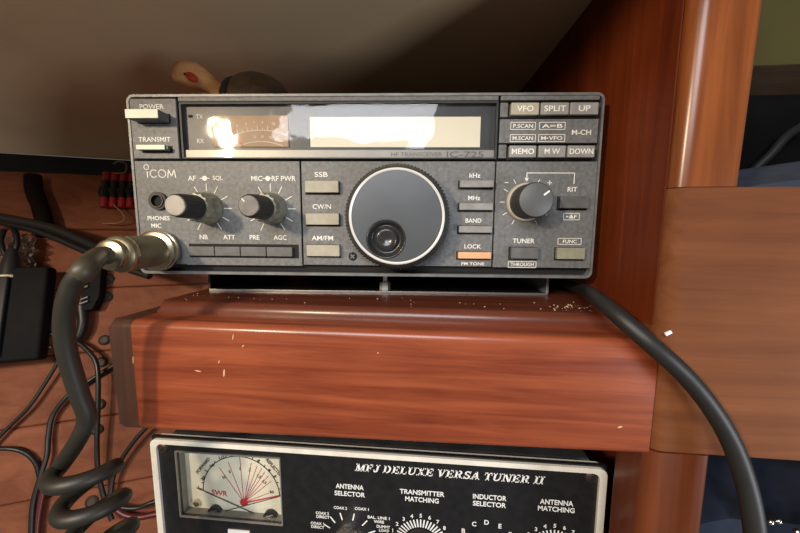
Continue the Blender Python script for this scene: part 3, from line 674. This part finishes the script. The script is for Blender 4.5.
for (u, w), capm in (((122.8, 59.5), silver), (K2, cap_dark), (K3, cap_dark), (K4, cap_dark)):
    k = obj('selector_knob', lathe([(9.4*mm, 0), (9.4*mm, .0015), (8.6*mm, .003), (8.0*mm, .0125), (7.4*mm, .0135)], (u*mm, 0, -w*mm), 80, flute=(2, 3, 24, .05)), mat('selector_black', (.02, .018, .017), .35) if capm is not silver else mat('selector_silver', (.55, .53, .50), .28, 1.), TU, 40)
    obj('knob_cap', lathe([(6.6*mm, .0134), (6.4*mm, .0139)], (u*mm, 0, -w*mm), 40), mat('spun_metal', (.5, .47, .44), .3, 1.), k, 40)
obj('badge', TBx(47.0, 61.0, -.8, .1, 59.2, 65.5, .2), mat('badge_white', (.74, .73, .68), .4), TU)

# ------------------------------------------------------------------ microphone lead and plug
LE = thing('microphone_cable', 'thick coiled dark cable with brass-coloured round plug in the radio mic socket', 'cable', (0, 0, 0))
def RL(u, y, v): return RM @ Vector((u*mm, y*mm, v*mm))
def plug_lathe(prof, seg=48, flute=None):
    b = lathe(prof, (13.4*mm, 0, 12.8*mm), seg, flute=flute); bmesh.ops.transform(b, matrix=RM, verts=b.verts); return b
pg = obj('plug', plug_lathe([(7.92*mm, .0035), (8.16*mm, .0080), (8.16*mm, .0245), (7.56*mm, .0255), (7.56*mm, .0258), (8.16*mm, .0262), (8.28*mm, .0285), (7.44*mm, .0296), (6.00*mm, .030)]), plug_body, LE, 40)
obj('coupling_ring', plug_lathe([(10.32*mm, .0016), (10.56*mm, .0022), (10.56*mm, .0036), (9.84*mm, .0040), (9.84*mm, .0046), (10.44*mm, .0050), (10.44*mm, .0064), (9.12*mm, .0072)], 72), chrome, pg, 40)
obj('end_ring', plug_lathe([(8.28*mm, .0255), (8.64*mm, .0262), (8.64*mm, .0276), (7.68*mm, .0290), (6.72*mm, .0294), (6.36*mm, .0312), (6.72*mm, .0318), (6.72*mm, .0330), (5.52*mm, .0338)]), chrome, pg, 40)
tip = RL(13.4, -32.5, 12.8)
path = [tip, RL(13.2, -38, 12.4), at_y(86, 268, -.052), at_y(72, 286, -.054), at_y(64.5, 318, -.053), at_y(67, 352, -.051), at_y(79, 393, -.048)]
hc = [(84, 471), (88, 504), (92, 541), (94, 578)]; rad = .0106
coil = [at_y(87, 418, -.046), at_y(78, 440, -.046)]
p0 = at_y(82, 472, -.042); turns = 3.4; pitch = .0152; npt = int(turns*12)
for i in range(npt+1):
    t = i/12; a = PI + 2*PI*t                           # starts at the left, front strand runs left to right
    coil.append(Vector((p0.x + .0026*t + rad*math.cos(a), p0.y + rad*.95*math.sin(a), p0.z + .0015 - pitch*(t-.25) + .0035*-math.cos(a)*-1)))
allp = path + coil
obj('cord', tube(allp, .0034, 14, n=8), cord_m, LE, 60)
obj('strain_sleeve', tube(path[:3] + [path[2].lerp(path[3], .45)], .0040, 16, n=10), mat('sleeve_olive', (.050, .042, .024), .5, 0, .2, 90), LE, 60)

# power lead on the right
pw = [Vector((.2310, .10, -.0085)), at_z(577, 287, -.0085), at_y(600, 301, -.012), at_y(641, 336, -.0305), at_y(690, 381, -.0335), at_y(725, 430, -.0345), at_y(745, 480, -.037), at_y(755, 533, -.040), at_y(758, 600, -.042)]
tag(obj('power_cable', tube(pw, .0034, 14), rubber, None, 60), 'black cable running from behind the radio down across the right-hand board', 'cable')

# ------------------------------------------------------------------ carved turtle on the radio
TT = thing('turtle_figurine', 'small carved wooden turtle with a red eye lying on top of the radio', 'figurine', (.0035, 0, 0))
tw = wood('turtle_wood', (.58, .27, .10), (.80, .46, .20), 'X', .5, .1, 1.4)
ZT = H*mm
def loft(secs, seg=20):
    """secs: (centre, half-width along Y, half-height, tilt) ring by ring along X"""
    b = bmesh.new(); rings = []
    for c, ry, rz, tl in secs:
        ring = []
        for i in range(seg):
            a = 2*PI*i/seg; ca, sa = math.cos(a), math.sin(a); sq = lambda q: math.copysign(abs(q)**.75, q)
            ring.append(b.verts.new((c[0] - rz*sq(sa)*math.sin(tl), c[1] + ry*sq(ca), c[2] + rz*sq(sa)*math.cos(tl))))
        rings.append(ring)
    for A, B in zip(rings, rings[1:]):
        for i in range(seg): b.faces.new((A[i], A[(i+1) % seg], B[(i+1) % seg], B[i]))
    b.faces.new(rings[0]); b.faces.new(rings[-1]); return b
Yt = .052
def tp(x, y): return at_y(x, y, Yt)
secs = [(tp(175.5, 74.0), .0066, .0056, -.30), (tp(176.5, 74.1), .0078, .0068, -.30), (tp(184, 75), .0088, .0076, -.30), (tp(193, 77.5), .0090, .0080, -.42), (tp(201, 81.5), .0072, .0062, -.62), (tp(210, 88), .0060, .0050, -.62), (tp(224, 98), .0080, .0058, -.5),
        ((.038, Yt, ZT+.0085), .016, .0084, 0), ((.050, Yt, ZT+.0075), .017, .0074, 0), ((.062, Yt, ZT+.005), .011, .0049, 0), ((.070, Yt, ZT+.0035), .003, .0030, 0)]
secs[6] = ((.0245, Yt, ZT+.0105), .0105, .0080, -.35)
obj('body', loft(secs), tw, TT, 50)
e = bmesh.new(); bmesh.ops.create_uvsphere(e, u_segments=18, v_segments=10, radius=1)
ec = tp(190.5, 76.5); ec = at_y(186.5, 77.5, Yt-.0090)
for v in e.verts: v.co = Vector((ec.x + .0042*v.co.x*.94 + .0016*v.co.z*.2, ec.y + .0016*v.co.y, ec.z + .0027*v.co.z - .0042*v.co.x*.42))
obj('eye', e, mat('red_glass_eye', (.42, .035, .008), .15), TT, 60)
e = bmesh.new(); bmesh.ops.create_uvsphere(e, u_segments=10, v_segments=6, radius=.0009)
for v in e.verts: v.co += Vector((ec.x-.0038, ec.y-.0004, ec.z+.0018))
obj('eye_corner', e, black, TT, 60)
s0, s1 = at_y(233, 92, Yt).x, at_y(287, 92, Yt).x; zt = at_y(242, 74.5, Yt).z
b = bmesh.new(); rings = []; NS = 14
for i in range(NS+1):
    t = i/NS; x = s0 + (s1+.004-s0)*t
    k_ = [(.0, .55), (.06, .82), (.2, .98), (.35, 1.), (.55, .90), (.75, .66), (.9, .36), (1., .06)]
    for (ta, va), (tb, vb) in zip(k_, k_[1:]):
        if ta <= t <= tb: hgt = va + (vb-va)*(t-ta)/(tb-ta); break
    hz = (zt-ZT-.012)*hgt + .012*min(1, hgt*1.4)
    rings.append([b.verts.new((x, Yt + .021*min(1, hgt*1.1)*math.cos(PI*j/16), ZT + .0045 + (hz-.0045)*math.sin(PI*j/16)**.8 if 0 < j < 16 else ZT+.0045)) for j in range(17)])
for A, B in zip(rings, rings[1:]):
    for j in range(16): b.faces.new((A[j], A[j+1], B[j+1], B[j]))
    b.faces.new((A[0], B[0], B[16], A[16]))
b.faces.new(rings[0]); b.faces.new(rings[-1])
shl = obj('shell', b, mat('shell_brown', (.040, .024, .014), .45, 0, .35, 120, col2=(.085, .052, .028)), TT, 50)
b = bmesh.new(); R0 = [v.co.copy() for v in []]
P = [Vector((s0+.0012, Yt + .0175*math.cos(PI*j/16), ZT + .0045 + ((zt-ZT)*.66)*math.sin(PI*j/16)**.8)) for j in range(17)]
obj('shell_rim', tube(P, .0034, 10, n=3), black, shl, 60)

# ------------------------------------------------------------------ left side: hull fittings and wiring
scr = mat('screw_brass_dark', (.055, .040, .026), .7, .1, .3, 200)
def wall_lathe(c, prof, seg=24):
    b = bmesh.new(); rings = [[b.verts.new(c + E1*(r*math.cos(2*PI*i/seg)) + E2*(r*math.sin(2*PI*i/seg)) + NW*h) for i in range(seg)] for r, h in prof]
    for A, B in zip(rings, rings[1:]):
        for i in range(seg): b.faces.new((A[i], A[(i+1) % seg], B[(i+1) % seg], B[i]))
    b.faces.new(rings[0]); b.faces.new(rings[-1]); return b
for w in (145.6, 165.7, 212, 234.6, 277, 301, 343, 366.5):
    s = -239.3 + random.uniform(-.8, .8)
    o = obj('plank_screw', wall_lathe(WP(s, w, -.2), [(.0056, 0), (.0052, .0018), (.0036, .0032), (.0034, .0024), (.001, .0022)]), scr, wall_back, 40)
# row of crimp connectors tied with twine
TBk = thing('terminal_strip', 'row of red and black wire connectors tied with twine on the hull side', 'connector')
redm = mat('sleeve_red', (.38, .022, .022), .4); bkm = mat('barrel_black', (.014, .013, .015), .3)
obj('backing_strip', (lambda b: b)(tube([WP(-252, 44, 2), WP(-208, 44, 2)], .0075, 8, smooth=False)), bkm, TBk)
for i in range(5):
    s = -246.3 + i*8.2 
    base = obj('connector_barrel', tube([WP(s, 32, 7), WP(s, 36, 7), WP(s, 43.5, 7), WP(s, 45, 7), WP(s, 53, 7)], lambda t: .0042 if abs(t-.5) > .06 else .0034, 14, smooth=False, n=1), bkm, TBk, 50)
    for w0, w1 in ((22, 33.5), (52, 64)): obj('red_sleeve', tube([WP(s, w0, 7), WP(s, w1, 7)], .0038, 12, smooth=False), redm, base, 50)
tw_ = mat('twine', (.34, .25, .14), .8)
obj('twine', tube([WP(-236, 24, 11), at_wall(125, 172, 14), at_wall(126, 164, 12), at_wall(119, 161.5, 12), at_wall(113, 164, 8)], .0007, 6), tw_, TBk)
obj('twine', tube([WP(-236, 62, 11), at_wall(122, 213, 12), at_wall(124.5, 219, 12), at_wall(118, 223, 10), at_wall(103, 223.5, 6)], .0006, 6), tw_, TBk)

# black instrument box with a sprung clip in front of it, left edge
BX = thing('black_box', 'tall black plastic box at the left edge, small plugs on its side', 'box')
def wbox(s0, s1, w0, w1, h0, h1, bev):
    b = rbox(0, (s1-s0)*mm, 0, (h1-h0)*mm, 0, (w1-w0)*mm, bev*mm, 3)
    for v in b.verts: v.co = WP(s0 + v.co.x/mm, w0 + v.co.z/mm, h0 + v.co.y/mm)
    return b
def ws(x, y, h): p = at_wall(x, y, h) - WO; return p.dot(E1)*1000, p.dot(E2)*1000
sA, wA = ws(-4, 281, 30); sB, wB = ws(34, 360, 30)
obj('wall_mount', wbox(sA-30, sB-22, wA, wB-20, .2, 16, 1), MATS['black_plastic'], BX)
obj('housing', wbox(sA-30, sB+3, wA-14, wB, 15, 30, 3), mat('box_black', (.006, .006, .0065), .7, 0, .2, 70, spec=.15), BX, 40)
sC, wC = ws(4, 276, 34); sD, wD = ws(13, 356, 34)
obj('front_rib', wbox(sC-8, sC+3, wC, wD, 29, 34, 1.5), mat('box_grey', (.022, .022, .023), .5, spec=.3), BX, 40)
for x, y, x2, y2, r_ in ((38, 321, 50, 321, .0034), (36, 334, 52, 334, .0030), (38, 344, 50, 347, .0034)):
    pgx = obj('side_plug', tube([at_wall(x-4, y, 16), at_wall(x2-4, y2, 16), at_wall(x2-3, y2, 16), at_wall(x2, y2, 16)], lambda t, r_=r_: r_ if t < .7 else r_*.55, 12, smooth=False), black, BX, 50)
    e = bmesh.new(); bmesh.ops.create_uvsphere(e, u_segments=10, v_segments=6, radius=.0012); c_ = at_wall(x2, y2, 16)
    for v in e.verts: v.co += c_
    obj('plug_tip', e, steel, pgx, 60)
CL = thing('black_clip', 'small black clip with a cream band on top of the black box', 'clip')
p = at_wall(10, 262, 26)
obj('clip_body', tube([at_wall(9, 281, 24), at_wall(10, 272, 24), at_wall(11, 262, 24), at_wall(12, 254, 24), at_wall(13, 248, 24)], lambda t: .0085*(1-.62*t**1.5), 14), mat('clip_black', (.02, .02, .022), .35), CL, 50)
obj('cream_band', tube([at_wall(8.7, 279, 24), at_wall(8.9, 276.5, 24)], .0090, 18, smooth=False), mat('band_cream', (.66, .58, .38), .5), CL, 40)
obj('clip_arm', tube([at_wall(8, 258, 24), at_wall(3, 250, 24), at_wall(1, 240, 22), at_wall(4, 230, 18)], .0024, 8), black, CL, 50)
obj('clip_arm', tube([at_wall(14, 252, 24), at_wall(17, 244, 24), at_wall(16, 234, 22), at_wall(13, 228, 18)], .0024, 8), black, CL, 50)
# crumpled clear bag behind the clip
b = bmesh.new(); nx, nz = 16, 18; g = []
for i in range(nx+1):
    for j in range(nz+1):
        x = -6 + 41*i/nx + 1.5*math.sin(j*1.3); y = 236 + 46*j/nz
        g.append(b.verts.new(at_wall(x, y, 12 + 5*math.sin(i*1.9+j*.7) + 4*math.sin(j*2.3-i*1.1) + random.uniform(-2, 2))))
for i in range(nx):
    for j in range(nz): b.faces.new((g[i*(nz+1)+j], g[i*(nz+1)+j+1], g[(i+1)*(nz+1)+j+1], g[(i+1)*(nz+1)+j]))
r = bmesh.ops.solidify(b, geom=list(b.faces), thickness=.0003)
tag(obj('plastic_bag', b, clear('bag_film', (.93, .92, .88), 3.0, .12, .30), None, 25), 'crumpled clear plastic bag hanging behind the black clip, left edge', 'bag')
# connector block in front of the planks, right of the cord
CB = thing('connector_block', 'small black connector block with prongs against the planks, beside thick cord', 'connector')
b = bmesh.new()
P = [(84, 263), (101, 268), (99, 296), (92, 309), (80, 311)]
vf = [b.verts.new(at_wall(x, y, 14)) for x, y in P]; f = b.faces.new(vf); r = bmesh.ops.extrude_face_region(b, geom=[f])
for q in r['geom']:
    if isinstance(q, bmesh.types.BMVert): q.co -= NW*.0135
obj('block_body', b, MATS['box_black'], CB)
for y0 in (283, 287, 298, 302):
    obj('prong', tube([at_wall(80, y0+2, 16), at_wall(88, y0-1, 15.5)], .0012, 8, smooth=False), steel, CB)
obj('block_tail', tube([at_wall(82, 306, 10), at_wall(83, 322, 10), at_wall(79, 336, 9), at_wall(73, 339, 8)], lambda t: .0052-.002*t, 10), black, CB, 60)
# loose wiring
def cable(P, r, label, m=rubber, name='wire'):
    return tag(obj(name, tube(P, r, 10), m, None, 60), label, 'cable')
thin = mat('wire_black', (.013, .012, .012), .4)
cable([at_wall(-20, 214, 30), at_wall(20, 221, 34), at_wall(55, 229, 40), at_wall(88, 243, 48), at_wall(118, 257, 60), at_wall(150, 268, 70)], .0044, 'upper of the two black cables passing behind the round plug', thin, 'cable')
cable([at_wall(-20, 219, 22), at_wall(22, 226, 26), at_wall(56, 238, 32), at_wall(90, 253, 40), at_wall(120, 266, 50), at_wall(150, 276, 60)], .0036, 'lower of the two black cables passing behind the round plug', thin, 'cable')
cable([at_wall(33, 176, 9), at_wall(34, 190, 9), at_wall(40, 206, 10), at_wall(44, 222, 12), at_wall(45, 236, 12)], .0072, 'short dark hose hanging from the gap on the upper planks', mat('streak_dark', (.010, .006, .005), .8, spec=.1), 'streak')  # dark rounded strip down the upper planks
cable([at_wall(-15, 452, 6), at_wall(8, 428, 6), at_wall(28, 408, 7), at_wall(46, 382, 8), at_wall(60, 358, 10), at_wall(66, 342, 12)], .0017, 'thin black wire slanting down left under the black box', thin)
cable([at_wall(150, 346, 10), at_wall(113, 366, 6), at_wall(92, 379, 5), at_wall(70, 394, 7), at_wall(53, 415, 6), at_wall(48.5, 436, 6), at_wall(47, 455, 7), at_wall(40, 478, 8), at_wall(33, 505, 8), at_wall(31, 545, 8)], .0022, 'black wire bending from under the shelf end down past the coil', thin)
cable([at_wall(73, 339, 9), at_wall(85, 348, 12), at_wall(95, 360, 15), at_wall(98, 376, 16), at_wall(98, 405, 15), at_wall(97, 440, 13), at_wall(98, 470, 11), at_wall(104, 497, 10), at_wall(112, 520, 10)], .0022, 'black wire dropping from the connector block straight behind the coil', thin)
cable([at_wall(-15, 449, 5), at_wall(12, 449, 6), at_wall(27, 454, 5), at_wall(36, 464, 4), at_wall(40, 478, 3)], .0020, 'black wire arching in from the left edge beside the coil', thin)
cable([at_wall(150, 424, 14), at_wall(135, 440, 12), at_wall(121, 460, 10), at_wall(113, 478, 9), at_wall(110, 496, 9)], .0022, 'short black wire curving out from below the shelf end', thin)
cable([at_wall(108, 500, 8), at_wall(120, 507, 10), at_wall(137, 508, 12), at_wall(150, 503, 14), at_wall(175, 496, 16)], .0020, 'black wire running behind the left side of the tuner', thin)
cable([at_wall(112, 506, 6), at_wall(125, 515, 8), at_wall(140, 517, 10), at_wall(156, 514, 12), at_wall(180, 510, 14)], .0028, 'dark red wire running behind the left side of the tuner', mat('wire_red_dark', (.09, .012, .010), .4))
cable([at_wall(46, 480, 5), at_wall(42, 497, 5), at_wall(38, 520, 5), at_wall(36, 545, 5)], .0028, 'dark red wire hanging down left of the coil', mat('wire_red_dark', (.09, .012, .010), .4))

# ------------------------------------------------------------------ right side compartment
b = bmesh.new(); gx = []
nx, ny = 20, 8
for i in range(nx+1):
    for j in range(ny+1):
        x = .30 + .45*i/nx; y = .05 + .20*j/ny
        z = .040 + .042*math.sin(min(1, i/nx*1.6)*PI*.5) + .010*math.sin(PI*j/ny) + .002*math.sin(i*1.2+j)
        gx.append(b.verts.new((x, y, z)))
for i in range(nx):
    for j in range(ny): b.faces.new((gx[i*(ny+1)+j], gx[i*(ny+1)+j+1], gx[(i+1)*(ny+1)+j+1], gx[(i+1)*(ny+1)+j]))
r = bmesh.ops.extrude_face_region(b, geom=list(b.faces))
for q in r['geom']:
    if isinstance(q, bmesh.types.BMVert): q.co.z = .012
tag(obj('cushion', b, mat('cloth_bluegrey', (.045, .055, .085), .85, 0, .2, 50), None, 50), 'blue-grey cloth cushion behind the board at the right edge', 'cushion')
BG = thing('black_bag', 'black bag with a strap standing behind the upper post at right edge', 'bag')
b = rbox(.36, .80, .27, .42, .0, .195, .03, 4)
for v in b.verts: v.co.z += .012*math.sin(v.co.x*30)
obj('bag_body', b, mat('bag_black', (.004, .004, .0045), .8, 0, .3, 40, spec=.15), BG, 50)
obj('strap', tube([at_y(742, 186, .262), at_y(752, 172, .255), at_y(770, 155, .25), at_y(786, 137, .25), at_y(802, 126, .255)], .0045, 8), mat('strap_grey', (.020, .021, .022), .6), BG, 50)
obj('rear_shelf', rbox(.26, .9, .44, .46, .115, .125, .001), strip_w); bpy.data.objects['rear_shelf']['kind'] = 'structure'; bpy.data.objects['rear_shelf'].name = 'trim_4'
b = bmesh.new(); gx = []
for i in range(17):
    for j in range(11):
        gx.append(b.verts.new((.30 + .32*i/16, .06 + .16*j/10, -.168 + .012*math.sin(i*.9)*math.sin(j*.8) + (.05*(j/10)**2) - .02*(1-min(1, i/3)))))
for i in range(16):
    for j in range(10): b.faces.new((gx[i*11+j], gx[i*11+j+1], gx[(i+1)*11+j+1], gx[(i+1)*11+j]))
r = bmesh.ops.extrude_face_region(b, geom=list(b.faces))
for q in r['geom']:
    if isinstance(q, bmesh.types.BMVert): q.co.z = -.399
tag(obj('folded_cloth', b, mat('cloth_navy', (.010, .016, .034), .9, 0, .35, 60), None, 50), 'navy blue folded cloth under the right-hand board', 'cloth')
DC = thing('black_case', 'black case with small glint beads at the bottom right corner', 'case')
obj('case_body', rbox(.402, .62, .018, .052, -.399, -.150, .012, 3), mat('case_black', (.003, .003, .0035), .7, spec=.1), DC, 40)
for x, y in ((770, 522), (778, 521), (797, 532)):
    e = bmesh.new(); bmesh.ops.create_uvsphere(e, u_segments=10, v_segments=6, radius=.0018); c_ = at_y(x, y, .0295)
    for v in e.verts: v.co += c_
    obj('glint_bead', e, silver, DC, 60)  # silver beads modelled in place of glints on the dark case

# ------------------------------------------------------------------ crumbs and a paper scrap
pc = at_y(668, 333, -.0262)
b = rbox(-.0013, .0013, -.0006, .0004, -.0007, .0007, .0002)
for v in b.verts: v.co = Vector((pc.x + v.co.x*.85 - v.co.z*.5, pc.y + v.co.y, pc.z + v.co.x*.5 + v.co.z*.85))
tag(obj('paper_scrap', b, mat('paper_white', (.8, .8, .78), .8)), 'tiny white paper scrap caught beside the cable at the rail end', 'paper')
b = bmesh.new()
for i in range(70):
    if i < 40: x, y = random.gauss(.226, .008), random.gauss(.006, .006)
    else: x, y = random.uniform(.02, .24), random.uniform(-.006, .018)
    if x > .244 or y < -.0055 or x < .018: continue
    s = random.uniform(.00012, .00036); e = bmesh.new(); bmesh.ops.create_icosphere(e, subdivisions=1, radius=s)
    for v in e.verts: v.co = Vector((v.co.x*random.uniform(.7, 1.6) + x, v.co.y + y, v.co.z*.7 - .0135 + s*.6))
    merge(b, e)
tag(obj('dust_crumbs', b, mat('crumb_pale', (.62, .50, .38), .9)), 'pale crumbs and dust scattered on the shelf top before the radio', 'dust', None, 'stuff')
